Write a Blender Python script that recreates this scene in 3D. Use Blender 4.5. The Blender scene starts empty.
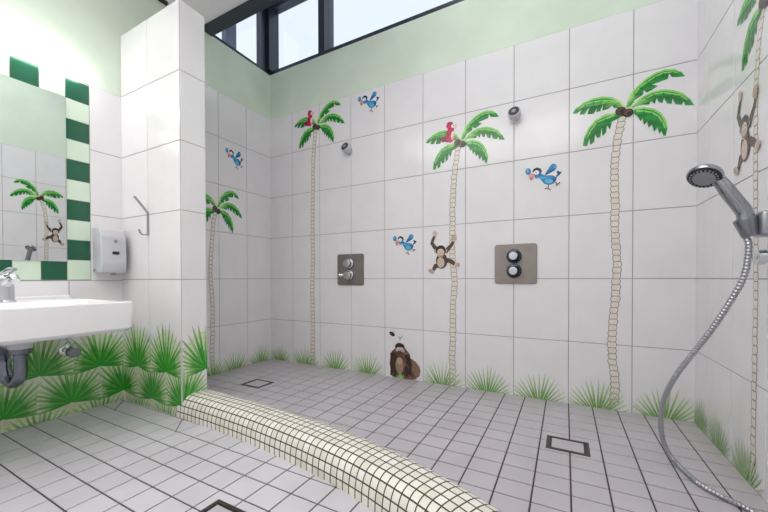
import bpy, bmesh, math, random
from mathutils import Vector, Matrix
from mathutils.geometry import tessellate_polygon
random.seed(7)
COL = bpy.context.scene.collection
PI = math.pi

# ------------------------------------------------------------------ measures
W = 2.6903          # shower width (x), back wall at y = 0, camera side is -y
ROW = 1/3           # tile row height
PX, PY0, PY1 = 0.5332, -1.0731, -0.945     # partition length, front, back
TOP = 1.985         # tile top in the shower
CEIL = 2.35
YB = -3.3           # rear of the room
T = 0.0025          # tile thickness

# ------------------------------------------------------------------ materials
def lin(c):
    return tuple((x/12.92 if x <= 0.04045 else ((x+0.055)/1.055)**2.4) for x in c)
def hexc(h):
    h = h.lstrip('#')
    return lin(tuple(int(h[i:i+2], 16)/255 for i in (0, 2, 4)))
def mat(name, col, rough=0.5, metal=0.0, noise=0.06, nscale=6.0, bump=0.0, bscale=80.0, coat=0.0, vary=None, rib=False):
    m = bpy.data.materials.new(name); m.use_nodes = True
    nt = m.node_tree; b = nt.nodes['Principled BSDF']
    b.inputs['Roughness'].default_value = rough
    b.inputs['Metallic'].default_value = metal
    if coat: b.inputs['Coat Weight'].default_value = coat
    tc = nt.nodes.new('ShaderNodeTexCoord')
    nz = nt.nodes.new('ShaderNodeTexNoise'); nz.inputs['Scale'].default_value = nscale
    nz.inputs['Detail'].default_value = 4
    nt.links.new(tc.outputs['Object'], nz.inputs['Vector'])
    rp = nt.nodes.new('ShaderNodeValToRGB')
    c0 = tuple(max(0, c*(1-noise)) for c in col); c1 = tuple(min(1, c*(1+noise)) for c in col)
    if vary: c0, c1 = col, vary
    rp.color_ramp.elements[0].color = (*c0, 1); rp.color_ramp.elements[1].color = (*c1, 1)
    rp.color_ramp.elements[0].position = .35; rp.color_ramp.elements[1].position = .65
    nt.links.new(nz.outputs['Fac'], rp.inputs['Fac'])
    nt.links.new(rp.outputs['Color'], b.inputs['Base Color'])
    if bump or rib:
        bp = nt.nodes.new('ShaderNodeBump'); bp.inputs['Strength'].default_value = bump or .05
        if rib:
            wv = nt.nodes.new('ShaderNodeTexWave'); wv.inputs['Scale'].default_value = 7
            wv.wave_type = 'BANDS'; wv.bands_direction = 'DIAGONAL'
            mp = nt.nodes.new('ShaderNodeMapping'); mp.inputs['Scale'].default_value = (1, 1, 0)
            nt.links.new(tc.outputs['Object'], mp.inputs['Vector'])
            nt.links.new(mp.outputs['Vector'], wv.inputs['Vector'])
            wv.inputs['Distortion'].default_value = .3
            nt.links.new(wv.outputs['Fac'], bp.inputs['Height'])
            bp.inputs['Distance'].default_value = .002
        else:
            n2 = nt.nodes.new('ShaderNodeTexNoise'); n2.inputs['Scale'].default_value = bscale
            nt.links.new(tc.outputs['Object'], n2.inputs['Vector'])
            nt.links.new(n2.outputs['Fac'], bp.inputs['Height'])
            bp.inputs['Distance'].default_value = .002
        nt.links.new(bp.outputs['Normal'], b.inputs['Normal'])
    return m

M = {}
M['tile'] = mat('white_wall_tile', hexc('E6E4E6'), .16, noise=.02, rib=True, bump=.10)
M['grout'] = mat('wall_grout', hexc('A09A97'), .8, bump=.2)
M['green'] = mat('pale_green_plaster', hexc('D5E2D1'), .75, noise=.05, nscale=3, bump=.12, bscale=60)
M['dgreen'] = mat('dark_green_tile', hexc('1F5B42'), .15, noise=.1)
M['lgreen'] = mat('pale_green_tile', hexc('D2E4D0'), .15, noise=.03)
M['ceil'] = mat('ceiling_paint', hexc('EBE7EB'), .85, noise=.03, nscale=2)
M['floor'] = mat('floor_tile', hexc('B8B3B8'), .32, noise=.05, nscale=5, bump=.06, bscale=120)
M['floor2'] = mat('floor_tile_washroom', hexc('CAC7CD'), .30, noise=.05, nscale=5, bump=.06, bscale=120)
M['fgrout'] = mat('floor_grout', hexc('4E4644'), .85, bump=.2)
M['frame'] = mat('anthracite_window_frame', hexc('2B3440'), .35, metal=.2, noise=.1)
M['framel'] = mat('slate_window_frame', hexc('6F7F95'), .4, noise=.06)
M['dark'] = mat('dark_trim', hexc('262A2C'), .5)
M['ceramic'] = mat('white_ceramic', hexc('F1F0F1'), .08, noise=.01, coat=.5)
M['chrome'] = mat('chrome', hexc('D5D7DA'), .10, metal=1, noise=.03)
M['chromed'] = mat('smoked_chrome', hexc('8C8F96'), .22, metal=1, noise=.06)
M['inkchrome'] = mat('dark_blue_chrome', hexc('3A4656'), .12, metal=1, noise=.1)
M['satin'] = mat('satin_chrome', hexc('A9ABB0'), .3, metal=.8, noise=.05)
M['handchrome'] = mat('hand_shower_chrome', hexc('9C9EA4'), .13, metal=1, noise=.04)
M['steel'] = mat('brushed_steel', hexc('96908A'), .42, metal=.85, noise=.06, nscale=14)
M['black'] = mat('black_rubber', hexc('1B1C1F'), .45)
M['grey'] = mat('grey_plastic', hexc('8F9296'), .35)
M['plastic'] = mat('white_plastic', hexc('E2E2E6'), .25, noise=.02)
M['plasticg'] = mat('silver_plastic', hexc('C3C4CA'), .3, noise=.03)
M['drain'] = mat('drain_frame_metal', hexc('4A403B'), .4, metal=.4, noise=.15)
M['pipe'] = mat('dark_chrome_pipe', hexc('7D828C'), .18, metal=1, noise=.1)
# mirror
m = mat('mirror_glass', (.86, .88, .87), .0, metal=1, noise=.005); m.node_tree.nodes['Principled BSDF'].inputs['Roughness'].default_value = .01
M['mirror'] = m
# glass
m = bpy.data.materials.new('window_glass'); m.use_nodes = True; nt = m.node_tree; nt.nodes.clear()
o_ = nt.nodes.new('ShaderNodeOutputMaterial'); mx = nt.nodes.new('ShaderNodeMixShader')
tr = nt.nodes.new('ShaderNodeBsdfTransparent'); gl = nt.nodes.new('ShaderNodeBsdfGlossy'); fr = nt.nodes.new('ShaderNodeValue')
tr.inputs['Color'].default_value = (.93, .96, .98, 1); gl.inputs['Roughness'].default_value = .02
fr.outputs[0].default_value = .03
nt.links.new(fr.outputs[0], mx.inputs[0]); nt.links.new(tr.outputs[0], mx.inputs[1]); nt.links.new(gl.outputs[0], mx.inputs[2])
nt.links.new(mx.outputs[0], o_.inputs['Surface']); M['glass'] = m
# luminous diffuser
m = bpy.data.materials.new('lit_diffuser'); m.use_nodes = True; b = m.node_tree.nodes['Principled BSDF']
b.inputs['Base Color'].default_value = (.95, .95, .95, 1); b.inputs['Emission Color'].default_value = (.97, .985, 1, 1)
b.inputs['Emission Strength'].default_value = 8.5; M['lamp'] = m
# glaze painted on the tile, colour held per vertex
m = bpy.data.materials.new('painted_glaze'); m.use_nodes = True; nt = m.node_tree; b = nt.nodes['Principled BSDF']
at = nt.nodes.new('ShaderNodeAttribute'); at.attribute_name = 'Col'
tc = nt.nodes.new('ShaderNodeTexCoord'); nz = nt.nodes.new('ShaderNodeTexNoise'); nz.inputs['Scale'].default_value = 70
nt.links.new(tc.outputs['Object'], nz.inputs['Vector'])
mr = nt.nodes.new('ShaderNodeMapRange'); mr.inputs['To Min'].default_value = .78; mr.inputs['To Max'].default_value = 1.2
nt.links.new(nz.outputs['Fac'], mr.inputs['Value'])
vm = nt.nodes.new('ShaderNodeVectorMath'); vm.operation = 'SCALE'
nt.links.new(at.outputs['Color'], vm.inputs[0]); nt.links.new(mr.outputs['Result'], vm.inputs['Scale'])
nt.links.new(vm.outputs['Vector'], b.inputs['Base Color']); b.inputs['Roughness'].default_value = .22
M['glaze'] = m
# mosaic of the curb, grid from its UV map in metres
m = bpy.data.materials.new('ivory_mosaic'); m.use_nodes = True; nt = m.node_tree; b = nt.nodes['Principled BSDF']
uv = nt.nodes.new('ShaderNodeUVMap'); uv.uv_map = 'UVMap'
sc = nt.nodes.new('ShaderNodeVectorMath'); sc.operation = 'SCALE'; sc.inputs['Scale'].default_value = 1/.0305
nt.links.new(uv.outputs[0], sc.inputs[0])
fl = nt.nodes.new('ShaderNodeVectorMath'); fl.operation = 'FLOOR'; nt.links.new(sc.outputs[0], fl.inputs[0])
fc = nt.nodes.new('ShaderNodeVectorMath'); fc.operation = 'FRACTION'; nt.links.new(sc.outputs[0], fc.inputs[0])
sx = nt.nodes.new('ShaderNodeSeparateXYZ'); nt.links.new(fc.outputs[0], sx.inputs[0])
def mth(op, a, bb=None):
    n = nt.nodes.new('ShaderNodeMath'); n.operation = op
    for i, v in enumerate((a, bb)):
        if v is None: continue
        if isinstance(v, (int, float)): n.inputs[i].default_value = v
        else: nt.links.new(v, n.inputs[i])
    return n.outputs[0]
dx = mth('ABSOLUTE', mth('SUBTRACT', sx.outputs[0], .5)); dy = mth('ABSOLUTE', mth('SUBTRACT', sx.outputs[1], .5))
dm = mth('MAXIMUM', dx, dy); mask = mth('GREATER_THAN', dm, .425)
wn = nt.nodes.new('ShaderNodeTexWhiteNoise'); nt.links.new(fl.outputs[0], wn.inputs['Vector'])
rp = nt.nodes.new('ShaderNodeValToRGB'); rp.color_ramp.elements[0].color = (*hexc('DEDACB'), 1); rp.color_ramp.elements[1].color = (*hexc('EFEDE4'), 1)
nt.links.new(wn.outputs['Value'], rp.inputs['Fac'])
mc = nt.nodes.new('ShaderNodeMix'); mc.data_type = 'RGBA'
nt.links.new(mask, mc.inputs['Factor']); nt.links.new(rp.outputs['Color'], mc.inputs['A']); mc.inputs['B'].default_value = (*hexc('4A4038'), 1)
nt.links.new(mc.outputs['Result'], b.inputs['Base Color'])
nt.links.new(mth('MULTIPLY_ADD', mask, .5), b.inputs['Roughness'])
for n in nt.nodes:
    if n.type == 'MATH' and n.operation == 'MULTIPLY_ADD': n.inputs[2].default_value = .28
bp = nt.nodes.new('ShaderNodeBump'); bp.inputs['Strength'].default_value = .4; bp.inputs['Distance'].default_value = .002
nt.links.new(mth('SUBTRACT', 1.0, mask), bp.inputs['Height']); nt.links.new(bp.outputs['Normal'], b.inputs['Normal'])
M['mosaic'] = m

# ------------------------------------------------------------------ helpers
def obj(name, bm, mats, parent=None, smooth=False):
    me = bpy.data.meshes.new(name)
    bm.normal_update(); bm.to_mesh(me); bm.free()
    for k in (mats if isinstance(mats, (list, tuple)) else [mats]): me.materials.append(M[k])
    if smooth:
        for p in me.polygons: p.use_smooth = True
        me.set_sharp_from_angle(angle=math.radians(38))
    o = bpy.data.objects.new(name, me); COL.objects.link(o)
    if parent: o.parent = parent
    return o
def tag(o, label=None, cat=None, group=None, kind=None):
    if label: o['label'] = label
    if cat: o['category'] = cat
    if group: o['group'] = group
    if kind: o['kind'] = kind
    return o
def thing(name, label, cat, loc=(0, 0, 0), group=None):
    o = bpy.data.objects.new(name, None); COL.objects.link(o); o.location = loc; o.empty_display_size = .05
    return tag(o, label, cat, group)
def struct(name, bm, mats, parent=None, smooth=False):
    o = obj(name, bm, mats, parent, smooth)
    if not parent: o['kind'] = 'structure'
    return o
def quad(bm, pts, mi=0):
    f = bm.faces.new([bm.verts.new(p) for p in pts]); f.material_index = mi; return f
def box(bm, lo, hi, mi=0, bevel=0, seg=2):
    r = bmesh.ops.create_cube(bm, size=1)
    vs = r['verts']
    for v in vs:
        v.co = Vector([lo[i]+(v.co[i]+.5)*(hi[i]-lo[i]) for i in range(3)])
    fs = set(f for v in vs for f in v.link_faces)
    for f in fs: f.material_index = mi
    if bevel:
        es = list(set(e for f in fs for e in f.edges))
        bmesh.ops.bevel(bm, geom=es, offset=bevel, segments=seg, profile=.5, affect='EDGES', material=mi)
    return bm
def B(lo, hi, bevel=0, seg=2):
    bm = bmesh.new(); box(bm, lo, hi, 0, bevel, seg); return bm
def frame_of(d):
    d = Vector(d).normalized(); a = Vector((0, 0, 1)) if abs(d.z) < .9 else Vector((1, 0, 0))
    u = d.cross(a).normalized(); return u, d.cross(u).normalized(), d
def tube(bm, pts, rad, n=16, mi=0, caps=True):
    pts = [Vector(p) for p in pts]; rad = rad if isinstance(rad, (list, tuple)) else [rad]*len(pts)
    rings = []; u0 = None
    for i, p in enumerate(pts):
        d = (pts[min(i+1, len(pts)-1)]-pts[max(i-1, 0)]).normalized()
        if u0 is None: u0 = frame_of(d)[0]
        u = (u0-d*u0.dot(d)).normalized(); w = d.cross(u); u0 = u
        rings.append([bm.verts.new(p+(u*math.cos(2*PI*k/n)+w*math.sin(2*PI*k/n))*rad[i]) for k in range(n)])
    for a, b_ in zip(rings, rings[1:]):
        for k in range(n):
            f = bm.faces.new((a[k], a[(k+1) % n], b_[(k+1) % n], b_[k])); f.material_index = mi
    if caps:
        bm.faces.new(rings[0][::-1]).material_index = mi; bm.faces.new(rings[-1]).material_index = mi
    return bm
def TB(pts, rad, n=16):
    return tube(bmesh.new(), pts, rad, n)
def lathe(bm, org, axis, prof, n=32, mi=0):
    # prof: (distance along the axis, radius)
    u, w, d = frame_of(axis); org = Vector(org); rings = []
    for a, r in prof:
        rings.append([bm.verts.new(org+d*a+(u*math.cos(2*PI*k/n)+w*math.sin(2*PI*k/n))*max(r, 1e-4)) for k in range(n)])
    for a, b_ in zip(rings, rings[1:]):
        for k in range(n):
            bm.faces.new((a[k], a[(k+1) % n], b_[(k+1) % n], b_[k])).material_index = mi
    bm.faces.new(rings[0][::-1]).material_index = mi; bm.faces.new(rings[-1]).material_index = mi
    return bm
def LA(org, axis, prof, n=32):
    return lathe(bmesh.new(), org, axis, prof, n)
def spline(pts, n=8):
    pts = [Vector(p) for p in pts]; out = []
    P = [pts[0]*2-pts[1]]+pts+[pts[-1]*2-pts[-2]]
    for i in range(1, len(P)-2):
        for k in range(n):
            t = k/n; a, b_, c, d = P[i-1:i+3]
            out.append(.5*((2*b_)+(c-a)*t+(2*a-5*b_+4*c-d)*t*t+(3*b_-a-3*c+d)*t**3))
    out.append(pts[-1]); return out
class Surf:
    """2-D coordinates on a wall: u runs to the viewer's right, v up."""
    def __init__(s, org, u, n): s.o = Vector(org); s.u = Vector(u); s.n = Vector(n)
    def p(s, u, v, h=0): return s.o+s.u*u+Vector((0, 0, v))+s.n*h
S_BACK = Surf((0, 0, 0), (1, 0, 0), (0, -1, 0))
S_LEFT = Surf((0, 0, 0), (0, 1, 0), (1, 0, 0))            # u = y
S_RIGHT = Surf((W, 0, 0), (0, -1, 0), (-1, 0, 0))         # u = -y
S_PART = Surf((0, PY0, 0), (1, 0, 0), (0, -1, 0))
S_END = Surf((PX, 0, 0), (0, 1, 0), (1, 0, 0))            # u = y
def tile(bm, P, u0, u1, v0, v1, mi, gap=.0017, b=.0010):
    g = gap; a = [(u0+g, v0+g), (u1-g, v0+g), (u1-g, v1-g), (u0+g, v1-g)]
    c = [(u0+g+b, v0+g+b), (u1-g-b, v0+g+b), (u1-g-b, v1-g-b), (u0+g+b, v1-g-b)]
    lo = [bm.verts.new(P(x, y, 0)) for x, y in a]; mid = [bm.verts.new(P(x, y, T-.0008)) for x, y in a]
    hi = [bm.verts.new(P(x, y, T)) for x, y in c]
    bm.faces.new(hi).material_index = mi
    for i in range(4):
        j = (i+1) % 4
        bm.faces.new((lo[i], lo[j], mid[j], mid[i])).material_index = mi
        bm.faces.new((mid[i], mid[j], hi[j], hi[i])).material_index = mi
def grid(bm, P, us, vs, mi, skip=lambda *a: False, **k):
    us = sorted(us); vs = sorted(vs)
    for a, b_ in zip(us, us[1:]):
        for c, d in zip(vs, vs[1:]):
            if not skip(a, b_, c, d): tile(bm, P, a, b_, c, d, mi, **k)
ROWS = [0, ROW, 2*ROW, 3*ROW, 4*ROW, 5*ROW, TOP]

# ------------------------------------------------------------------ the room
GX = [0, .24, .512, .797, 1.07, 1.349, 1.623, 1.899, 2.174, 2.45, W]
bm = bmesh.new()
box(bm, (-.12, 0, -.1), (W+.12, .12, TOP), 0); box(bm, (-.12, 0, TOP), (W+.12, .12, 2.345), 2)
grid(bm, S_BACK.p, GX, ROWS, 1)
struct('wall_back', bm, ['grout', 'tile', 'green'])

bm = bmesh.new()   # left wall: shower part and washroom part, mosaic border round the mirror
box(bm, (-.12, -1.0, -.1), (0, 0, TOP), 0); box(bm, (-.12, -1.0, TOP), (0, 0, 2.345), 2)
box(bm, (-.12, YB, -.1), (0, -1.0, 5*ROW), 0); box(bm, (-.12, YB, 5*ROW), (0, -1.0, 2.345), 2)
grid(bm, S_LEFT.p, [PY1, -.721, -.481, -.24, 0], ROWS, 1)
MB0, MB1 = -1.218, -2.068      # border right, left
BZ = [.665+.0991*i for i in range(11)]
BY = [MB0-.0944*i for i in range(10)]
WY = [PY0, MB0, -1.306, -1.546, -1.786, -2.026, BY[-1], -2.266, -2.506, -2.746, -2.986, YB]
def inborder(a, b_, c, d): return a > BY[-1]-1e-4 and b_ < MB0+1e-4 and c > .66 and d < 1.67
grid(bm, S_LEFT.p, [PY0, -1.306, -1.546, -1.786, -2.026, -2.266, -2.506, -2.746, -2.986, YB], [0, ROW, .6615], 1)
grid(bm, S_LEFT.p, [MB0, PY0], [.6615, 1, 4/3, 5/3], 1)
grid(bm, S_LEFT.p, [YB, -2.986, -2.746, -2.506, -2.266, BY[-1]], [.6615, 1, 4/3, 5/3], 1)
for i in range(10):                                # right and left columns
    for k, (a, b_) in enumerate(((BY[1], BY[0]), (BY[-1], BY[-2]))):
        tile(bm, S_LEFT.p, a, b_, BZ[i], BZ[i+1], 3 if i % 2 else 4, gap=.0012)
for i in range(1, 8):                              # bottom and top rows
    tile(bm, S_LEFT.p, BY[i+1], BY[i], BZ[0], BZ[1], 3 if i % 2 else 4, gap=.0012)
    tile(bm, S_LEFT.p, BY[i+1], BY[i], BZ[9], BZ[10], 4 if i % 2 else 3, gap=.0012)
struct('wall_left', bm, ['grout', 'tile', 'green', 'dgreen', 'lgreen'])

bm = bmesh.new()
box(bm, (W, YB, -.1), (W+.12, 0, TOP), 0); box(bm, (W, YB, TOP), (W+.12, .07, 2.95), 2)
grid(bm, S_RIGHT.p, [0, .15, .388, .628, .868, 1.108, 1.348, 1.588, 1.828, 2.068, 2.308, 2.548, 2.788, 3.028, 3.3], ROWS, 1)
struct('wall_right', bm, ['grout', 'tile', 'green'])
bm = bmesh.new()
box(bm, (-.12, YB-.12, -.1), (W+.12, YB, TOP), 0); box(bm, (-.12, YB-.12, TOP), (W+.12, YB, 2.345), 2)
S_REAR = Surf((W, YB, 0), (-1, 0, 0), (0, 1, 0)); grid(bm, S_REAR.p, GX, ROWS, 1)
struct('wall_rear', bm, ['grout', 'tile', 'green'])

bm = bmesh.new()   # short partition between washroom and shower
box(bm, (-.02, PY0, -.05), (PX, PY1, 2.0), 0)
grid(bm, S_PART.p, [0, .258, PX], [0, ROW, 2*ROW, 1, 4/3, 5/3, 2.0], 1)
grid(bm, S_END.p, [PY0, PY1], [0, ROW, 2*ROW, 1, 4/3, 5/3, 2.0], 1, gap=.0015)
S_PB = Surf((PX, PY1, 0), (-1, 0, 0), (0, 1, 0)); grid(bm, S_PB.p, [0, .275, PX], [0, ROW, 2*ROW, 1, 4/3, 5/3, 2.0], 1)
S_PT = lambda u, v, h=0: Vector((u, v, 2.0+h))
tile(bm, S_PT, 0, PX, PY0, PY1, 1)
struct('wall_partition', bm, ['grout', 'tile'])

FP = lambda u, v, h=0: Vector((u, v, h))
bm = bmesh.new()
box(bm, (-.12, YB-.12, -.12), (W+.12, .12, 0), 0)
xs = [0]+[.0475+.1045*i for i in range(26)]+[W]; ys = [YB]+[-1.174-.0911*i for i in range(22, -3, -1)]
CURB = [(0, -1.0), (.62, -.986), (1.0, -1.004), (1.2, -1.025), (1.4, -1.053), (1.6, -1.093), (1.8, -1.155), (1.97, -1.228), (2.12, -1.31), (2.3, -1.44), (2.48, -1.60), (2.7, -1.81)]
def cy(x):
    for (a, b_), (c, d) in zip(CURB, CURB[1:]):
        if x <= c: return b_+(d-b_)*(x-a)/(c-a)
    return CURB[-1][1]
mid_ = lambda a, b_, c, d: (c+d)/2-cy((a+b_)/2)
grid(bm, FP, xs, ys, 2, gap=.0026, skip=lambda *q: mid_(*q) > .03)
xs2 = [0]+[1.53+.1075*i for i in range(-14, 11)]+[W]; ys2 = [-.78-.09*i for i in range(12, -9, -1)]+[0]
grid(bm, FP, xs2, ys2, 1, gap=.0026, skip=lambda *q: mid_(*q) < -.03)
for (ax, ay), (bx, by) in (((.004, -1.075), (.15, -1.187)), ((.545, -1.078), (.662, -1.183))):    # mitred falls in the tiling
    d = Vector((bx-ax, by-ay, 0)).normalized()*.0022; n_ = Vector((-d.y, d.x, 0))
    quad(bm, [Vector((ax, ay, T+.0002))-n_, Vector((bx, by, T+.0002))-n_, Vector((bx, by, T+.0002))+n_, Vector((ax, ay, T+.0002))+n_], 0)
fl_ob = struct('floor', bm, ['fgrout', 'floor', 'floor2'])

# ceiling with a raised roof light over the shower
bm = bmesh.new()
box(bm, (-.12, YB-.12, CEIL), (1.3, -.61, CEIL+.12)); box(bm, (1.3, YB-.12, CEIL), (W+.12, -1.7, CEIL+.12))
box(bm, (-.06, -.73, 2.95), (W+.12, .07, 3.05)); box(bm, (1.18, -1.82, 2.95), (W+.12, -.73, 3.05))
box(bm, (-.12, -.73, CEIL+.12), (1.3, -.61, 2.95)); box(bm, (1.18, -1.7, CEIL+.12), (1.3, -.73, 2.95)); box(bm, (1.18, -1.82, CEIL+.12), (W+.12, -1.7, 2.95))
struct('ceiling', bm, 'ceil')
struct('trim_1', B((0, -.61, 2.338), (1.3, -.525, 2.40)), 'frame')          # dark edge beam of the roof light
struct('trim_2', B((0, YB, 2.335), (.022, -.83, CEIL)), 'dark')           # dark trim strip under the ceiling

def window(name, root_bm, bars, panes):
    r = struct(name, root_bm, 'frame')
    for bmk, mk in bars: obj('mullion', bmk, mk, r)
    for p in panes: obj('pane', p, 'glass', r)
    return r
bm = bmesh.new()   # back window frame
box(bm, (-.06, .0, 2.345), (W, .07, 2.372)); box(bm, (-.06, 0, 2.88), (W, .07, 2.95))
box(bm, (-.06, -.035, 2.372), (.03, .07, 2.88)); box(bm, (W-.04, 0, 2.372), (W, .07, 2.88))
window('window_1', bm, [(B((.503, 0, 2.372), (.56, .12, 2.88)), 'frame'), (B((1.72, 0, 2.372), (1.777, .12, 2.88)), 'frame')],
       [B((.03, .035, 2.372), (.503, .04, 2.88)), B((.56, .035, 2.372), (1.72, .04, 2.88)), B((1.777, .035, 2.372), (W-.04, .04, 2.88))])
bm = bmesh.new()
box(bm, (-.06, -.525, 2.345), (0, -.035, 2.365)); box(bm, (-.06, -.525, 2.88), (0, -.035, 2.95))
box(bm, (-.06, -.61, 2.345), (0, -.525, 2.95)); box(bm, (-.06, -.085, 2.365), (0, -.035, 2.88))
window('window_2', bm, [(B((-.05, -.41, 2.365), (.0, -.325, 2.88)), 'framel')],
       [B((-.035, -.325, 2.365), (-.03, -.085, 2.88)), B((-.035, -.525, 2.365), (-.03, -.41, 2.88))])

# ------------------------------------------------------------------ painted decoration
class Paint:
    """flat shapes of glaze on a wall, stacked in hair-thin layers"""
    def __init__(s, surf, u0=0, v0=0, su=1, sv=1, base=T+.0003, clip=None):
        s.S = surf; s.u0, s.v0, s.su, s.sv = u0, v0, su, sv; s.h = base; s.bm = bmesh.new(); s.clip = clip
        s.cl = s.bm.loops.layers.float_color.new('Col')
    def poly(s, pts, col, up=True, cols=None):
        P = [(s.u0+p[0]*s.su, s.v0+p[1]*s.sv) for p in pts]
        C = cols if cols else [col]*len(P)
        if s.clip:
            for (a, b_, c) in s.clip:                  # keep a*u+b*v+c >= 0
                Q, D = [], []
                for i in range(len(P)):
                    j = (i+1) % len(P); d0 = a*P[i][0]+b_*P[i][1]+c; d1 = a*P[j][0]+b_*P[j][1]+c
                    if d0 >= 0: Q.append(P[i]); D.append(C[i])
                    if (d0 >= 0) != (d1 >= 0):
                        t = d0/(d0-d1); Q.append((P[i][0]+(P[j][0]-P[i][0])*t, P[i][1]+(P[j][1]-P[i][1])*t))
                        D.append(tuple(C[i][k]+(C[j][k]-C[i][k])*t for k in range(3)))
                P, C = Q, D
                if len(P) < 3: return
        vs = [s.bm.verts.new(s.S.p(u, v, s.h)) for u, v in P]
        for tri in tessellate_polygon([[Vector((u, v, 0)) for u, v in P]]):
            try: f = s.bm.faces.new([vs[i] for i in tri])
            except ValueError: continue
            f.normal_update()
            if f.normal.dot(s.S.n) < 0: f.normal_flip()
            for l in f.loops: l[s.cl] = (*C[vs.index(l.vert)], 1)
        if up: s.h += .00012
    def ell(s, x, y, rx, ry, col, rot=0, n=18, up=True, a0=0, a1=2*PI):
        cr, sr = math.cos(rot), math.sin(rot); pts = []
        for k in range(n):
            a = a0+(a1-a0)*k/(n if a1-a0 >= 2*PI-1e-6 else n-1); px, py = rx*math.cos(a), ry*math.sin(a)
            pts.append((x+px*cr-py*sr, y+px*sr+py*cr))
        s.poly(pts, col, up)
    def stroke(s, pts, w, col, up=True, cols=None):
        """ribbon along a polyline; w = width or list of widths"""
        n = len(pts); w = w if isinstance(w, (list, tuple)) else [w]*n; L, R = [], []
        for i in range(n):
            a, b_ = pts[max(0, i-1)], pts[min(n-1, i+1)]; d = math.hypot(b_[0]-a[0], b_[1]-a[1]) or 1
            nx, ny = -(b_[1]-a[1])/d, (b_[0]-a[0])/d
            L.append((pts[i][0]+nx*w[i]/2, pts[i][1]+ny*w[i]/2)); R.append((pts[i][0]-nx*w[i]/2, pts[i][1]-ny*w[i]/2))
        for i in range(n-1):
            s.poly([L[i], L[i+1], R[i+1], R[i]], col, False, [cols[i], cols[i+1], cols[i+1], cols[i]] if cols else None)
        if up: s.h += .00012
    def build(s, name, parent=None): return obj(name, s.bm, 'glaze', parent)

C = {k: hexc(v) for k, v in dict(leaf='1E9A3A', leafd='0E6B26', leafl='8FD36B', pale='C9E3AE', coco='5A4136', cocod='2C1C17', bark='E0DAD1', barkd='A09284',
     red='C0204F', redd='8A1238', blue='1F7CB8', blued='0F4A78', bluel='5FB2D8', pink='E59A94', white='F4F2F0', black='1C1B1D',
     fur='55443A', furd='35281F', skin='CDB6A6', skin2='B3A090', brown='5C4436', brownd='3A291F', brownl='8A6C56').items()}

# leaf outlines traced around the crown's middle, x right, y up, in metres
LEAVES = [
 ([(0.0037, 0.0172), (0.0115, 0.047), (0.0248, 0.0792), (0.0527, 0.1129), (0.0848, 0.142), (0.1222, 0.1596), (0.159, 0.1648), (0.195, 0.1545), (0.2163, 0.1357), (0.2305, 0.1119)],
  [(0.2058, 0.1151), (0.1823, 0.1216), (0.1721, 0.1409), (0.1679, 0.1164), (0.1387, 0.1115), (0.1076, 0.1059), (0.1314, 0.094), (0.1062, 0.0792), (0.0866, 0.073), (0.0759, 0.0889), (0.0737, 0.0668), (0.053, 0.055), (0.0406, 0.0486), (0.025, 0.0237)]),
 ([(0.0117, 0.0115), (0.043, 0.0394), (0.0699, 0.0565), (0.1077, 0.0704), (0.1521, 0.071), (0.1883, 0.0589), (0.2239, 0.0343), (0.2484, 0.003), (0.263, -0.0291)],
  [(0.2312, -0.0225), (0.2255, -0.0021), (0.2185, -0.0167), (0.1958, -0.0095), (0.1849, 0.0223), (0.1815, -0.0042), (0.1641, 0.0036), (0.1538, 0.031), (0.148, 0.0084), (0.134, 0.0145), (0.1265, 0.0405), (0.1192, 0.0107), (0.1042, 0.0274), (0.0967, 0.0133), (0.0701, 0.0187), (0.0454, 0.017)]),
 ([(0.0172, 0.0064), (0.0431, 0.0099), (0.0778, 0.0055), (0.1156, -0.0108), (0.1416, -0.0354), (0.1601, -0.0719), (0.1676, -0.1102), (0.1612, -0.1495)],
  [(0.151, -0.1447), (0.145, -0.1213), (0.137, -0.1364), (0.1294, -0.1032), (0.1176, -0.1213), (0.1085, -0.0858), (0.095, -0.098), (0.0895, -0.0668), (0.0782, -0.0813), (0.0719, -0.0497), (0.0643, -0.0594), (0.0518, -0.032), (0.033, -0.0126)]),
 ([(0.0037, 0.0191), (-0.0164, 0.0587), (-0.049, 0.0842), (-0.0904, 0.0984), (-0.1328, 0.1), (-0.1761, 0.0875), (-0.2114, 0.0654), (-0.2256, 0.0432)],
  [(-0.2068, 0.0379), (-0.1847, 0.0531), (-0.1935, 0.0298), (-0.1706, 0.0267), (-0.1498, 0.0581), (-0.1584, 0.0239), (-0.1291, 0.0203), (-0.1155, 0.0461), (-0.1189, 0.026), (-0.1011, 0.0268), (-0.0903, 0.0589), (-0.0935, 0.0281), (-0.0685, 0.0302), (-0.0521, 0.0429), (-0.0422, 0.0289), (-0.0147, 0.0234)]),
 ([(-0.0042, 0.0055), (-0.0405, 0.0081), (-0.0817, 0.0056), (-0.1238, -0.0148), (-0.1538, -0.0484), (-0.1711, -0.0903), (-0.1779, -0.1356)],
  [(-0.1578, -0.1392), (-0.1493, -0.1016), (-0.144, -0.1357), (-0.1277, -0.1247), (-0.1236, -0.0866), (-0.1133, -0.1085), (-0.1006, -0.1011), (-0.0957, -0.0565), (-0.0922, -0.1007), (-0.0764, -0.0861), (-0.0732, -0.0513), (-0.0599, -0.0747), (-0.0518, -0.0363), (-0.0306, -0.0292), (-0.0041, -0.0157)]),
]
SPRIG = [(0.0061, 0.0186), (0.0099, 0.057), (0.0232, 0.0853), (0.0419, 0.1053), (0.0327, 0.0657), (0.0172, 0.0256)]
NUTS = [(-0.0162, 0.0073), (0.0141, -0.0083)]
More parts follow.
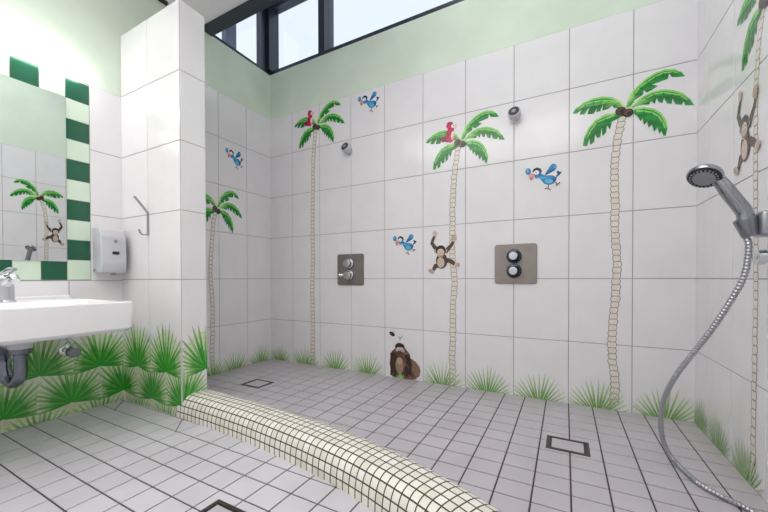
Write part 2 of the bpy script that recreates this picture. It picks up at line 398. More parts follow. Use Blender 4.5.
def crown(root, surf, u, v, k, ku=1.0, clip=None, tint=0):
    """five fronds, a sprig and two coconuts"""
    for li, (top, bot) in enumerate(LEAVES):
        p = Paint(surf, u, v, k*ku, k, clip=clip, base=T+.0009+.0004*(li % 3))
        top_, bot_ = top, bot
        out = top_+bot_
        n = len(top_); 
        g = [C['leafl'] if i < 2 else C['leaf'] for i in range(n)]+[C['leafd'] if j % 3 else C['leaf'] for j in range(len(bot_))]
        p.poly(out, C['leaf'], cols=g)
        m_ = len(bot_)
        def low(t): 
            j = (1-t)*(m_-1); i = int(j); f = j-i; q = bot_[min(i+1, m_-1)]
            return (bot_[i][0]*(1-f)+q[0]*f, bot_[i][1]*(1-f)+q[1]*f)
        mid = []; edge = []
        for i, q in enumerate(top_):
            l = low(i/(n-1)); mid.append((q[0]*.72+l[0]*.28, q[1]*.72+l[1]*.28)); edge.append((q[0]*.93+l[0]*.07, q[1]*.93+l[1]*.07))
        p.stroke(mid[1:-1], [.010]+[.006]*(n-4)+[.003], C['leafl'])
        p.stroke(edge[:-1], [.008]*(n-2)+[.003], C['pale'], cols=[C['pale']]*2+[C['leafl']]*(n-3))
        for i in range(2, n-1):                        # veins
            q = mid[i]; l = low(min(1, i/(n-1)+.06)); e = (q[0]*.35+l[0]*.65, q[1]*.35+l[1]*.65)
            p.stroke([q, e], [.004, .001], C['leafd'], up=False)
        p.h += .0001
        p.build('frond', root)
    p = Paint(surf, u, v, k*ku, k, base=T+.0022, clip=clip)
    p.poly(SPRIG, C['pale'], cols=[C['leafl'], C['pale'], C['pale'], C['leafl'], C['leafl'], C['leaf']])
    p.build('sprig', root)
    for x, y in NUTS:
        p = Paint(surf, u, v, k*ku, k, base=T+.0025+(.0005 if x > 0 else 0), clip=clip)
        c = (x, y)
        p.ell(c[0], c[1], .0225, .0205, C['cocod']); p.ell(c[0]-.002, c[1]+.003, .017, .016, C['coco']); p.ell(c[0]+.004, c[1]-.002, .008, .008, C['cocod'])
        p.build('coconut', root)
def trunk(root, surf, path, w0, w1, pitch, ku=1.0, tint=None):
    p = Paint(surf, base=T+.0004)
    pts = spline([(a, b_, 0) for a, b_ in path], 10); acc = [0]
    for a, b_ in zip(pts, pts[1:]): acc.append(acc[-1]+(b_-a).length)
    n = int(acc[-1]/pitch); rnd = random.Random(int(path[0][0]*1000))
    def at(d):
        for i in range(len(acc)-1):
            if acc[i+1] >= d: 
                f = (d-acc[i])/(acc[i+1]-acc[i]+1e-9); return pts[i].lerp(pts[i+1], f)
        return pts[-1]
    segs = []
    for i in range(n):
        a, b_ = at(i*acc[-1]/n), at((i+1)*acc[-1]/n); t = i/n; w = (w0+(w1-w0)*t)*ku
        j = rnd.uniform(-.05, .05)*w
        segs.append(((a.x+j, a.y), (b_.x+j, b_.y), w*rnd.uniform(.9, 1.06)))
    def ring(a, b_, w, q, col):
        y0, y1 = a[1]+q*.6, b_[1]-q*.6; m = (a[0]+b_[0])/2
        p.poly([(a[0]-w*.40+q, y0), (a[0]+w*.40-q, y0), (m+w*.5-q, y0+(y1-y0)*.35), (b_[0]+w*.5-q, y0+(y1-y0)*.75), (b_[0]+w*.42-q, y1),
                (b_[0]-w*.42+q, y1), (b_[0]-w*.5+q, y0+(y1-y0)*.75), (m-w*.5+q, y0+(y1-y0)*.35)], col, False)
    for a, b_, w in segs: ring(a, b_, w, 0, C['barkd'])
    p.h += .0002
    for a, b_, w in segs: ring(a, b_, w, .0034, C['bark'])
    p.build('trunk', root)
def palm(surf, path, centre, k, label, ku=1.0, pitch=.0285, w=(.043, .036), clip=None):
    u, v = centre
    o = thing('palm_tree_picture', label, 'palm picture', surf.p(path[0][0], 0), 'painted palm trees')
    trunk(o, surf, path, w[0], w[1], pitch, ku)
    crown(o, surf, u, v, k, ku, clip)
    for c in o.children: c.matrix_parent_inverse = Matrix.Translation(-o.location)
    return o
palm(S_LEFT, [(-.533, .015), (-.541, .14), (-.536, .314), (-.537, .52), (-.550, .729), (-.536, .94), (-.525, 1.06), (-.508, 1.14)], (-.500, 1.150), .985,
     'painted palm tree on left shower wall, its crown cut by the partition edge', ku=.83)
palm(S_BACK, [(.441, .012), (.443, .349), (.440, .6), (.446, .81), (.444, 1.05), (.448, 1.27), (.455, 1.58), (.476, 1.805)], (.486, 1.82), .98,
     'painted palm tree with red parrot on back wall, nearest the left corner')
palm(S_BACK, [(1.545, .02), (1.541, .18), (1.547, .349), (1.545, .5), (1.556, .658), (1.542, .80), (1.543, 1.0), (1.545, 1.151), (1.560, 1.36), (1.582, 1.475)], (1.591, 1.49), .985,
     'painted middle palm tree on back wall with red parrot and climbing monkey')
palm(S_BACK, [(2.377, .028), (2.379, .15), (2.366, .30), (2.368, .407), (2.381, .6), (2.386, .76), (2.376, .92), (2.378, 1.061), (2.372, 1.2), (2.384, 1.35), (2.406, 1.475)], (2.414, 1.491), 1.0,
     'painted palm tree without parrot on back wall, right of the right mixer')
palm(S_RIGHT, [(.552, .05), (.554, .282), (.561, .601), (.556, .916), (.551, 1.232), (.566, 1.40), (.592, 1.495)], (.600, 1.51), 1.0,
     'painted palm tree on right wall behind the hand shower', ku=.84)

def blue_parrot(surf, u, v, k, label, ku=1.0, rot=0):
    p = Paint(surf, u, v, k*ku, k)
    def f(l):
        r = []
        for x, y in l:
            a, b_ = (x-420)*.000516, -(x-420)*.000073-(y-250)*.000567
            r.append((a*math.cos(rot)-b_*math.sin(rot), a*math.sin(rot)+b_*math.cos(rot)))
        return r
    def e(x, y, rx, ry, c, ro=0):
        q = f([(x, y)])[0]; p.ell(q[0], q[1], rx*.000516, ry*.000567, c, ro+rot-.13)
    p.poly(f([(535,250),(552,235),(540,212),(555,200),(572,212),(592,208),(575,235),(545,262)]), C['blued'])          # tail
    p.poly(f([(430,240),(455,195),(485,150),(505,135),(535,140),(548,165),(530,195),(495,215),(450,240)]), C['blue'],
           cols=[C['blued'], C['blue'], C['blue'], C['blued'], C['blue'], C['bluel'], C['blue'], C['blue'], C['blued']])  # wing
    for i in range(3): p.stroke(f([(470+i*14, 225-i*10), (505+i*14, 160+i*8)]), .003, C['blued'])
    p.poly(f([(325,205),(350,190),(385,200),(400,235),(440,245),(500,245),(545,262),(538,295),(510,325),(465,340),(425,325),(400,295),(375,270),(340,280),(328,250)]),
           C['blue'], cols=[C['blued']]*3+[C['blue']]*4+[C['blued'], C['blue'], C['bluel'], C['blue'], C['blue'], C['bluel'], C['bluel'], C['blue']])
    e(468, 300, 42, 22, C['bluel'], -.1)                                                                              # belly
    e(268, 208, 27, 33, C['blue'], .3); e(262, 200, 15, 19, C['bluel'], .3)                                           # raised crest
    e(350, 218, 26, 22, C['white']); e(346, 222, 6, 7, C['black'])
    p.stroke(f([(315,215),(330,190),(355,180),(385,192),(398,215)]), [.006, .011, .013, .012, .006], hexc('1E2A33'))
    p.poly(f([(325,228),(300,222),(276,245),(285,280),(298,296),(322,280),(330,255)]), C['pink'], cols=[C['pink']]*3+[hexc('B05C5C')]*2+[C['pink']]*2)
    p.stroke(f([(466,338),(462,368)]), .005, hexc('6B5148')); p.stroke(f([(430,376),(462,366),(485,388)]), .006, hexc('6B5148'))
    p.stroke(f([(530,310),(552,328)]), .005, hexc('6B5148')); p.stroke(f([(535,342),(556,326),(574,312)]), .006, hexc('6B5148'))
    return tag(p.build('parrot_picture'), label, 'parrot picture', 'painted blue parrots')
blue_parrot(S_LEFT, -.348, 1.56, .98, 'painted blue parrot on left shower wall above the palm beside the partition', ku=.86)
blue_parrot(S_BACK, .947, 1.90, .97, 'painted blue parrot highest on back wall, right of the corner palm crown')
blue_parrot(S_BACK, 1.222, .902, .95, 'painted blue parrot on back wall left of the climbing monkey')
blue_parrot(S_BACK, 2.052, 1.227, 1.0, 'painted blue parrot on back wall above the right mixer plate')

def red_parrot(surf, u, v, k, label):
    p = Paint(surf, u, v, k, k, base=T+.0032)
    f = lambda l: [((x-258)*.00099, -(x-258)*.000199-(y-240)*.000961) for x, y in l]
    p.poly(f([(235,262),(195,280),(192,292),(222,300),(240,306),(262,296)]), C['redd'])
    p.poly(f([(238,190),(252,178),(275,180),(285,200),(282,232),(290,262),(282,290),(262,308),(240,300),(230,275),(232,245),(244,222),(233,205)]), C['red'])
    p.poly(f([(270,238),(282,235),(288,262),(280,288),(268,292),(264,265)]), C['pink'], cols=[C['white'], C['white'], C['pink'], C['pink'], C['pink'], C['white']])
    c = f([(280, 200)])[0]; p.ell(c[0], c[1], .014, .012, C['white']); p.ell(c[0]+.001, c[1]+.001, .004, .004, C['black'])
    p.poly(f([(284,186),(300,190),(302,206),(292,212),(286,204)]), hexc('E7C7B4'))
    p.stroke(f([(240,186),(256,176),(276,182)]), .006, C['redd'])
    p.stroke(f([(240,240),(246,262),(240,285)]), .008, C['redd'])
    return tag(p.build('parrot_picture'), label, 'parrot picture', 'painted red parrots')
red_parrot(S_BACK, .425, 1.897, .96, 'painted red parrot sitting in the corner palm crown under the green band')
red_parrot(S_BACK, 1.528, 1.569, 1.0, 'painted red parrot sitting in the middle palm crown above the climbing monkey')

def monkey(surf, u, v, k, label, ku=1.0):
    p = Paint(surf, u, v, k*ku, k, base=T+.0016)
    f = lambda l: [((x-450)*.000892, -(x-450)*.00003-(y-290)*.000858) for x, y in l]
    def e(x, y, rx, ry, c, ro=0):
        q = f([(x, y)])[0]; p.ell(q[0], q[1], rx*.000892, ry*.000858, c, ro)
    S = lambda pts, w, c: p.stroke(f(pts), [x*.00087 for x in w], c)
    S([(430,262),(400,235),(380,205),(390,175),(402,150)], [30, 30, 27, 22, 18], C['fur'])             # raised arm
    S([(480,275),(500,245),(522,222),(535,195)], [28, 28, 24, 18], C['fur'])                            # arm on the trunk
    S([(470,345),(500,330),(530,345),(548,362)], [32, 34, 30, 24], C['fur'])                            # legs
    S([(435,365),(405,375),(395,395),(388,408)], [32, 34, 26, 22], C['fur'])
    e(452, 335, 42, 58, C['furd']); e(450, 338, 38, 52, C['fur']); e(446, 348, 27, 38, C['skin'], .1)
    e(408, 265, 11, 14, C['skin2']); e(482, 262, 11, 14, C['skin2'])
    e(446, 262, 37, 40, C['furd']); e(445, 276, 27, 30, C['skin']); e(444, 292, 23, 17, C['skin'])
    e(434, 262, 8, 9, C['white']); e(456, 262, 8, 9, C['white']); e(435, 263, 4, 5, C['black']); e(456, 263, 4, 5, C['black'])
    e(445, 282, 7, 5, C['skin2']); S([(430,296),(445,303),(461,296)], [3, 4, 3], C['furd'])
    e(404, 140, 16, 17, C['skin'])
    for q in ((388,120),(400,114),(414,116),(424,130)): S([(404,142), q], [9, 6], C['skin'])
    e(540, 172, 20, 22, C['skin'])
    for i in range(3): S([(525,158+i*12),(560,152+i*14)], [8, 6], C['skin2'])
    e(562, 362, 20, 16, C['skin'], .3)
    for q in ((582,352),(584,366),(576,378)): S([(562,362), q], [9, 6], C['skin2'])
    e(378, 412, 24, 15, C['skin'], -.4)
    for q in ((354,400),(356,414),(370,430),(392,430)): S([(378,412), q], [10, 7], C['skin2'])
    return tag(p.build('monkey_picture'), label, 'monkey picture', 'painted climbing monkeys')
monkey(S_BACK, 1.472, .817, 1.0, 'painted brown monkey with raised arm climbing the middle palm trunk on back wall')
monkey(S_RIGHT, .484, 1.152, 1.06, 'painted brown monkey hanging on the palm trunk above the hand shower on right wall', ku=.84)

def blades(p, u, v, n, a0, a1, rfun, w, c0, c1, c2, rnd, inner=.0):
    for i in range(n):
        t = i/(n-1); a = a0+(a1-a0)*t+rnd.uniform(-.03, .03); r = rfun(t)*rnd.uniform(.93, 1.05)
        ca, sa = math.cos(a), math.sin(a); nx, ny = -sa, ca
        q = lambda d, o: (u+ca*d+nx*o, v+sa*d+ny*o)
        ww = w*rnd.uniform(.8, 1.15)
        p.h += .000012
        p.poly([q(inner, -.002), q(r*.45, -ww*.5), q(r*.45, ww*.5), q(inner, .002)], c0, False, [c0, c1, c1, c0])
        p.poly([q(r*.45, -ww*.5), q(r*.8, -ww*.42), q(r, 0), q(r*.8, ww*.42), q(r*.45, ww*.5)], c1, False, [c1, c2, c2, c2, c1])
    p.h += .0001
# grass tufts along the foot of the shower walls
def tuft(surf, u, label, ku=1.0, hh=.125, seed=0, half=.13, clip=(), tint=0):
    rnd = random.Random(seed); p = Paint(surf, base=T+.0026, clip=[(0, 1, -.003)]+list(clip))
    g0, g1, g2 = hexc('6E9C4B'), hexc('82AC60'), hexc('B9CFA2')
    blades(p, u, -.05, 17, PI*.15, PI*.85, lambda t: half*1.22+.048*math.sin(PI*t), .0088*ku, g0, g1, g2, rnd)
    if ku != 1:
        for vv in p.bm.verts: vv.co = vv.co
    return tag(p.build('grass_picture'), label, 'grass picture', 'painted grass tufts')
cw = [(1, 0, -.002), (-1, 0, W-.002)]
tuft(S_BACK, .108, 'painted grass tuft on back wall in the corner, left of the corner palm', seed=1, half=.11, clip=cw)
tuft(S_BACK, .365, 'painted grass tuft at the foot of the corner palm on back wall', seed=2, clip=cw)
tuft(S_BACK, .655, 'painted grass tuft on back wall below the left mixer, right of corner palm', seed=3, clip=cw)
tuft(S_BACK, .934, 'painted grass tuft on back wall immediately left of the sitting gorilla', seed=4, clip=cw)
tuft(S_BACK, 1.478, 'painted grass tuft at the foot of the middle palm, right of the gorilla', seed=5, clip=cw)
tuft(S_BACK, 1.752, 'painted grass tuft on back wall between the middle palm and the right mixer', seed=6, clip=cw)
tuft(S_BACK, 2.03, 'painted grass tuft on back wall below the right edge of the right mixer', seed=7, clip=cw)
tuft(S_BACK, 2.305, 'painted grass tuft at the foot of the largest palm on back wall', seed=8, clip=cw)
tuft(S_BACK, 2.575, 'painted grass tuft on back wall behind the shower hose, at the right corner', seed=9, clip=cw)
cl = [(-1, 0, -.002), (1, 0, -PY1)]
tuft(S_LEFT, -.54, 'painted grass tuft at the foot of the left wall palm beside the curb', seed=10, half=.11, clip=cl)
tuft(S_LEFT, -.354, 'painted grass tuft on left shower wall beside the far floor drain', seed=11, half=.115, clip=cl)
tuft(S_LEFT, -.115, 'painted grass tuft on left shower wall next to the back corner', seed=12, half=.115, clip=cl)
cr = [(1, 0, -.002)]
tuft(S_RIGHT, .075, 'painted grass tuft on right wall next to the back corner', seed=13, half=.115, clip=cr)
tuft(S_RIGHT, .275, 'painted grass tuft on right wall, middle one of the three there', seed=14, half=.115, clip=cr)
tuft(S_RIGHT, .50, 'painted grass tuft at the foot of the right wall palm', seed=15, half=.115, clip=cr)

# gorilla sitting at the foot of the back wall
p = Paint(S_BACK, 1.225, .111, 1, 1, base=T+.0028, clip=[(0, 1, -.003)])
f = lambda l: [((x-225)*.000994, (x-225)*.000114-(y-310)*.00091) for x, y in l]
def e(x, y, rx, ry, c, ro=0):
    q = f([(x, y)])[0]; p.ell(q[0], q[1], rx*.000994, ry*.00091, c, ro)
p.poly(f([(112,400),(114,320),(112,240),(128,222),(148,205),(160,180),(184,164),(208,182),(222,205),(240,228),(256,250),(262,280),(300,305),(325,340),(332,375),(322,405),(296,432),(240,436),(200,428),(150,420)]), C['brown'],
       cols=[C['brownd'], C['brown'], C['brownd'], C['brown'], C['brownd'], C['brownd'], C['brownd'], C['brownd'], C['brown'], C['brown'], C['brownl'], C['brown'], C['brownl'], C['brownl'], C['brown'], C['brown'], C['brownl'], C['brownd'], C['brown'], C['brown']])
e(300, 370, 26, 45, C['brownl'], .4); e(182, 330, 30, 62, hexc('9A7E68')); e(182, 300, 20, 26, hexc('B39A84'))
p.stroke(f([(135,240),(128,320),(140,405)]), [.034, .042, .030], C['brownd'])
p.stroke(f([(238,250),(250,330),(235,410)]), [.036, .046, .034], C['brownd'])
e(184, 195, 36, 30, C['brownd']); e(186, 220, 34, 24, hexc('BFAA98')); e(184, 245, 30, 18, C['brown'])
e(172, 205, 7, 6, C['white']); e(198, 205, 7, 6, C['white']); e(172, 206, 3, 3, C['black']); e(198, 206, 3, 3, C['black'])
p.stroke(f([(158,236),(184,243),(212,236)]), [.003, .006, .003], C['furd'])
p.stroke(f([(168,224),(200,224)]), .004, C['brownd'])
for i in range(40):
    rnd = random.Random(900+i); x, y = rnd.uniform(120, 320), rnd.uniform(260, 420)
    if x > 255 and y < 330: continue
    p.stroke(f([(x, y), (x+rnd.uniform(-4, 8), y+rnd.uniform(14, 26))]), [.004, .001], C['brownd'] if i % 2 else C['brownl'], up=False)
p.h += .0002
for i in range(9):
    x = 150+i*9; p.stroke(f([(190, 450), (x, 372+abs(i-4)*9)]), [.010, .002], hexc('A9CF85') if i % 2 else hexc('82B35C'))
tag(p.build('gorilla_picture'), 'painted brown gorilla sitting at the foot of back wall, left of middle palm', 'gorilla picture')
p = Paint(S_BACK, 1.225, .111, 1, 1, base=T+.0010)
e(125, 97, 22, 15, C['black'], -.5); e(118, 94, 8, 5, hexc('55555A'), -.5)
tag(p.build('beetle_picture'), 'painted small black beetle above the head of the gorilla', 'insect picture')
p = Paint(S_BACK, 1.225, .111, 1, 1, base=T+.0010)
p.poly(f([(185,140),(165,118),(176,116),(188,130)]), hexc('D9B8C4')); p.poly(f([(185,140),(190,128),(208,106),(206,120)]), hexc('B99AB0'))
p.stroke(f([(185,146),(186,124)]), .004, C['furd'])
tag(p.build('butterfly_picture'), 'painted small pale pink butterfly just above the head of the gorilla', 'insect picture')

# fan palm leaves on the washroom wall and the partition
def fan(surf, u, v, label, rs=.12, rt=.20, seed=0, clip=(), ku=1.0, dark=1.0, wash=0):
    rnd = random.Random(seed); p = Paint(surf, base=T+.0003+.0010*(2-(seed-1) % 4)+.00048*(((seed-1)//4) % 2), clip=[(0, 1, -.003)]+list(clip))
    sc_ = lambda h: tuple(c*dark for c in hexc(h))
    d0, d1, d2 = sc_('0F5F1E'), sc_('3F8C3A'), sc_('B4CFA0')
    R_ = lambda t: rs+(rt-rs)*math.sin(PI*t)**1.6
    arc = [-.10+(PI+.20)*i/24 for i in range(25)]
    if wash:
        tw = hexc('E2E0E1')
        p.poly([(u-wash, .003), (u+wash, .003), (u+wash, .20), (u-wash, .20)], tw, False, [hexc('C6D2A8')]*2+[hexc('D5DDC2')]*2)
        p.poly([(u-wash, .20), (u+wash, .20), (u+wash, .34), (u-wash, .34)], tw, True, [hexc('D5DDC2')]*2+[tw]*2)
    def shell(f, ci, co):                              # scallop-shaped wash of colour
        ctr = (u, v)
        rim = [(u+math.cos(a)*R_(i/24)*f*ku, v-.004+math.sin(a)*R_(i/24)*f) for i, a in enumerate(arc)]
        for i in range(24): p.poly([ctr, rim[i], rim[i+1]], ci, False, [ci, co, co])
        p.h += .0001
    shell(.82, sc_('9CC46A'), hexc('D3DDBE')); shell(.42, sc_('239A22'), sc_('7DB658'))
    n = 23
    for i in range(n):
        t = i/(n-1); a = -.12+(PI+.24)*t+rnd.uniform(-.02, .02); r = R_(t)*rnd.uniform(.92, 1.06)
        ca, sa = math.cos(a)*ku, math.sin(a); q = lambda d, o: (u+ca*d-sa*o*ku, v+sa*d+math.cos(a)*o)
        w = .0118*rnd.uniform(.8, 1.15)*(rs+rt)/.32
        c0, c1, c2 = ((sc_('2A9A26'), sc_('3F9A36'), sc_('86B46C')), (sc_('1E8420'), sc_('3C8A38'), sc_('93BA80')), (sc_('35A52C'), sc_('66AC4E'), sc_('B2C89A')))[i % 3]
        p.poly([q(.004, -.002), q(r*.45, -w*.5), q(r*.45, w*.5), q(.004, .002)], c0, False, [c0, c1, c1, c0]); p.h += .000011
        p.poly([q(r*.45, -w*.5), q(r*.8, -w*.40), q(r, 0), q(r*.8, w*.40), q(r*.45, w*.5)], c1, False, [c1, c2, c2, c2, c1])
    return tag(p.build('fan_leaf_picture'), label, 'leaf picture', 'painted fan palm leaves')
k1 = [(-1, 0, PY0-.002)]
fan(S_LEFT, -1.185, .213, 'painted fan palm leaf under the washbasin end, upper row, first from the wall corner', seed=1, clip=k1, rs=.150, rt=.21)
fan(S_LEFT, -1.419, .220, 'painted fan palm leaf under the washbasin beside the drain trap, upper row', seed=5, clip=k1, rs=.150, rt=.21)
fan(S_LEFT, -1.655, .220, 'painted fan palm leaf under the washbasin left of the drain trap, upper row', seed=9, clip=k1, rs=.150, rt=.21)
fan(S_LEFT, -1.078, .056, 'painted half fan palm leaf on the basin wall at the wall corner, middle row', seed=2, clip=k1, rs=.150, rt=.205)
fan(S_LEFT, -1.302, .060, 'painted fan palm leaf on the basin wall below the angle valve, middle row', seed=6, clip=k1, rs=.150, rt=.205)
fan(S_LEFT, -1.535, .060, 'painted fan palm leaf on the basin wall below the drain trap, middle row', seed=10, clip=k1, rs=.150, rt=.205)
fan(S_LEFT, -1.185, -.092, 'painted cut-off fan palm leaf tips at the floor of the basin wall nearest the corner', seed=3, clip=k1, rs=.145, rt=.18, wash=.117)
fan(S_LEFT, -1.419, -.092, 'painted cut-off fan palm leaf tips at the floor of the basin wall, second from corner', seed=7, clip=k1, rs=.145, rt=.18, wash=.117)
fan(S_LEFT, -1.655, -.092, 'painted cut-off fan palm leaf tips at the floor of the basin wall, third from corner', seed=11, clip=k1, rs=.145, rt=.18, wash=.117)
k2 = [(1, 0, -.003), (-1, 0, PX-.001)]
fan(S_PART, .151, .206, 'painted fan palm leaf on the partition front, upper row, nearer the basin', seed=1, clip=k2, rs=.150, rt=.24)
fan(S_PART, .412, .209, 'painted fan palm leaf on the partition front, upper row, nearer the partition end', seed=5, clip=k2, rs=.150, rt=.24)
fan(S_PART, .006, .056, 'painted half fan palm leaf on the partition front at the wall corner', seed=2, clip=k2, rs=.155, rt=.20)
fan(S_PART, .288, .057, 'painted fan palm leaf on the middle of the partition front, middle row', seed=6, clip=k2, rs=.155, rt=.20)
fan(S_PART, .530, .060, 'painted half fan palm leaf on the partition front at its free edge', seed=10, clip=k2, rs=.155, rt=.20)
fan(S_PART, .151, -.092, 'painted cut-off fan palm leaf tips at the floor of the partition, nearer the basin', seed=3, clip=k2, rs=.15, rt=.18, wash=.1305)
fan(S_PART, .412, -.092, 'painted cut-off fan palm leaf tips at the floor of the partition, nearer the free edge', seed=7, clip=k2, rs=.15, rt=.18, wash=.1305)
k3 = [(1, 0, -PY0-.001), (-1, 0, PY1-.001)]
fan(S_END, -.955, .21, 'painted half fan palm leaf on the narrow partition end, upper one', seed=1, clip=k3, rs=.11, rt=.24)
fan(S_END, -1.066, .07, 'painted half fan palm leaf on the narrow partition end, just above the curb', seed=6, clip=k3, rs=.13, rt=.19)

# ------------------------------------------------------------------ mosaic curb
path = [(.50, -.985), (.62, -.986), (.80, -.992), (1.0, -1.004), (1.2, -1.025), (1.4, -1.053), (1.6, -1.093), (1.8, -1.155), (1.97, -1.228), (2.12, -1.31), (2.3, -1.44), (2.48, -1.60), (2.69, -1.80)]
path = spline([(x, y, 0) for x, y in path], 8)
prof = []
for i in range(25):
    a = PI*i/24; cx, sz = math.cos(a), math.sin(a)
    prof.append((math.copysign(abs(cx)**(.5 if cx > 0 else .8), cx)*-.098, abs(sz)**.74*.106))
pl = [0]
for a, b_ in zip(prof, prof[1:]): pl.append(pl[-1]+math.hypot(b_[0]-a[0], b_[1]-a[1]))
bm = bmesh.new(); uvl = bm.loops.layers.uv.new('UVMap'); rings = []; s_ = 0; ss = []
for i, q in enumerate(path):
    if i: s_ += (q-path[i-1]).length
    d = (path[min(i+1, len(path)-1)]-path[max(i-1, 0)]).normalized(); nrm = Vector((-d.y, d.x, 0))
    rings.append([bm.verts.new(q+nrm*o+Vector((0, 0, z+.0))) for o, z in prof]); ss.append(s_)
for i in range(len(rings)-1):
    for j in range(len(prof)-1):
        f_ = bm.faces.new((rings[i][j], rings[i+1][j], rings[i+1][j+1], rings[i][j+1]))
        for l, (a, b_) in zip(f_.loops, ((i, j), (i+1, j), (i+1, j+1), (i, j+1))): l[uvl].uv = (ss[a], pl[b_])
bm.faces.new(rings[0]); bm.faces.new(rings[-1][::-1])
bmesh.ops.recalc_face_normals(bm, faces=bm.faces)
tag(obj('shower_curb', bm, 'mosaic', smooth=True), 'curved rounded curb of small ivory mosaic tiles between shower and washroom floor', 'curb')

# ------------------------------------------------------------------ floor drains
def drain(cx, cy, sx_, sy_, label):
    o = thing('floor_drain', label, 'floor drain', (cx, cy, 0), 'square floor drains')
    bm = bmesh.new(); w = .012
    for lo, hi in (((-sx_, -sy_), (sx_, -sy_+w)), ((-sx_, sy_-w), (sx_, sy_)), ((-sx_, -sy_+w), (-sx_+w, sy_-w)), ((sx_-w, -sy_+w), (sx_, sy_-w))):
        box(bm, (lo[0], lo[1], .0), (hi[0], hi[1], .0045))
    obj('frame', bm, 'drain', o)
    obj('gap_channel', B((-sx_+w, -sy_+w, .0), (sx_-w, sy_-w, .0028)), 'black', o)
    obj('tiled_cover', B((-sx_+w+.008, -sy_+w+.006, .0028), (sx_-w-.008, sy_-w-.006, .0042), .0005, 1), 'floor', o)
    return o
drain(.434, -.530, .078, .066, 'small square floor drain far left in the shower near the left wall')
drain(2.167, -.522, .076, .060, 'square floor drain with tiled cover at the right in the shower')
drain(1.312, -1.462, .078, .072, 'square floor drain in the washroom floor in front of the curb')

# ------------------------------------------------------------------ shower fittings
def rplate(bm, c, hw, hh, r, d, mi=0, n=6):
    """rounded plate on the back wall"""
    pts = []
    for qx, qz, a0 in ((1, 1, 0), (-1, 1, 90), (-1, -1, 180), (1, -1, 270)):
        for i in range(n+1):
            a = math.radians(a0+90*i/n); pts.append((c[0]+qx*(hw-r)+r*math.cos(a), c[1]+qz*(hh-r)+r*math.sin(a)))
    y0, y1 = -T-.0002, -T-d
    A = [bm.verts.new((x, y0, z)) for x, z in pts]; Bq = [bm.verts.new((x, y1+.0015, z)) for x, z in pts]
    Cq = [bm.verts.new((c[0]+(x-c[0])*.985, y1, c[1]+(z-c[1])*.985)) for x, z in pts]
    for a, b_ in ((A, Bq), (Bq, Cq)):
        for i in range(len(pts)): bm.faces.new((a[i], a[(i+1) % len(pts)], b_[(i+1) % len(pts)], b_[i]))
    bm.faces.new(Cq); bmesh.ops.recalc_face_normals(bm, faces=bm.faces); return bm
def mixer(cx, cz, label, lever):
    o = thing('shower_mixer', label, 'shower mixer', (0, 0, 0), 'concealed shower mixers')
    obj('cover_plate', rplate(bmesh.new(), (cx, cz), .112, .112, .014, .009), 'steel', o)
    kx = cx-.006
    for i, kz in enumerate((cz+.043, cz-.040)):
        kn = obj('knob', LA((kx, -.0115, kz), (0, -1, 0), [(0, .036), (.012, .036), (.014, .030), (.038, .029), (.043, .026), (.045, .018)]), 'chrome' if lever else 'inkchrome', o, True)
        obj('collar_ring', LA((kx, -.0112, kz), (0, -1, 0), [(0, .040), (.010, .040), (.012, .037)]), 'black' if not lever else 'chromed', kn, True)
        obj('button', LA((kx, -.056, kz), (0, -1, 0), [(0, .022), (.004, .022), (.005, .017)]), 'chrome', kn, True)
        if lever and i == 1:
            obj('lever', LA((kx-.010, -.040, kz), (-1, -.25, .02), [(0, .011), (.035, .012), (.048, .015), (.052, .010)]), 'chrome', o, True)
    o.location = (cx, 0, cz)
    for c in o.children: c.matrix_parent_inverse = Matrix.Translation((-cx, 0, -cz))
    return o
mixer(.793, .732, 'brushed steel shower mixer plate with side lever, left one on back wall', True)
mixer(1.908, .750, 'brushed steel shower mixer plate with black-ringed knobs, right one on back wall', False)
def shower_head(cx, cz, label):
    o = thing('wall_shower', label, 'shower head', (cx, 0, cz), 'wall shower heads')
    ax = Vector((-.10, -1, .42)).normalized(); k = Vector((0, -T, 0))
    obj('wall_flange', LA(k, (0, -1, 0), [(0, .024), (.006, .024), (.008, .020)]), 'chrome', o, True)
    obj('body', LA(k+Vector((0, -.004, 0)), ax, [(0, .019), (.016, .021), (.022, .032), (.054, .035), (.058, .033)]), 'plasticg', o, True)
    f_ = obj('spray_face', LA(k+Vector((0, -.004, 0))+ax*.058, ax, [(0, .029), (.003, .028)]), 'black', o, True)
    obj('nozzle', LA(k+Vector((0, -.004, 0))+ax*.061, ax, [(0, .012), (.003, .010)]), 'grey', f_, True)
shower_head(.788, 1.578, 'small round chrome shower head on back wall above the left mixer')
shower_head(1.910, 1.566, 'small round chrome shower head on back wall above the right mixer')

# hand shower in its wall holder
hs = thing('hand_shower', 'chrome hand shower on a long metal hose hanging at right wall', 'hand shower', (2.57, -.72, 0))
hc = Vector((2.521, -.72, .972)); hb = Vector((2.608, -.72, .830))
hax = Vector((-.34, -.46, -.80)).normalized()               # the way the spray face looks
def absobj(name, bm, mk, root, parent=None, smooth=True):
    o = obj(name, bm, mk, parent or root, smooth)
    if parent is None: o.matrix_parent_inverse = Matrix.Translation(-root.location)
    return o
hd = absobj('head', LA(hc-hax*.012, hax, [(-.010, .012), (-.006, .028), (.002, .038), (.010, .0425), (.015, .0425), (.019, .040)], 40), 'handchrome', hs)
absobj('spray_face', LA(hc+hax*.0085, hax, [(0, .039), (.003, .037)], 40), 'black', hs, hd)
bm = bmesh.new()
u_, w_, d_ = frame_of(hax)
lathe(bm, hc+hax*.0118, hax, [(0, .027), (.0015, .026)], 32)
for k in range(22):
    a = 2*PI*k/22; lathe(bm, hc+hax*.0118+(u_*math.cos(a)+w_*math.sin(a))*.0318, hax, [(0, .0025), (.0025, .0018)], 8)
absobj('nozzle_disc', bm, 'grey', hs, hd)
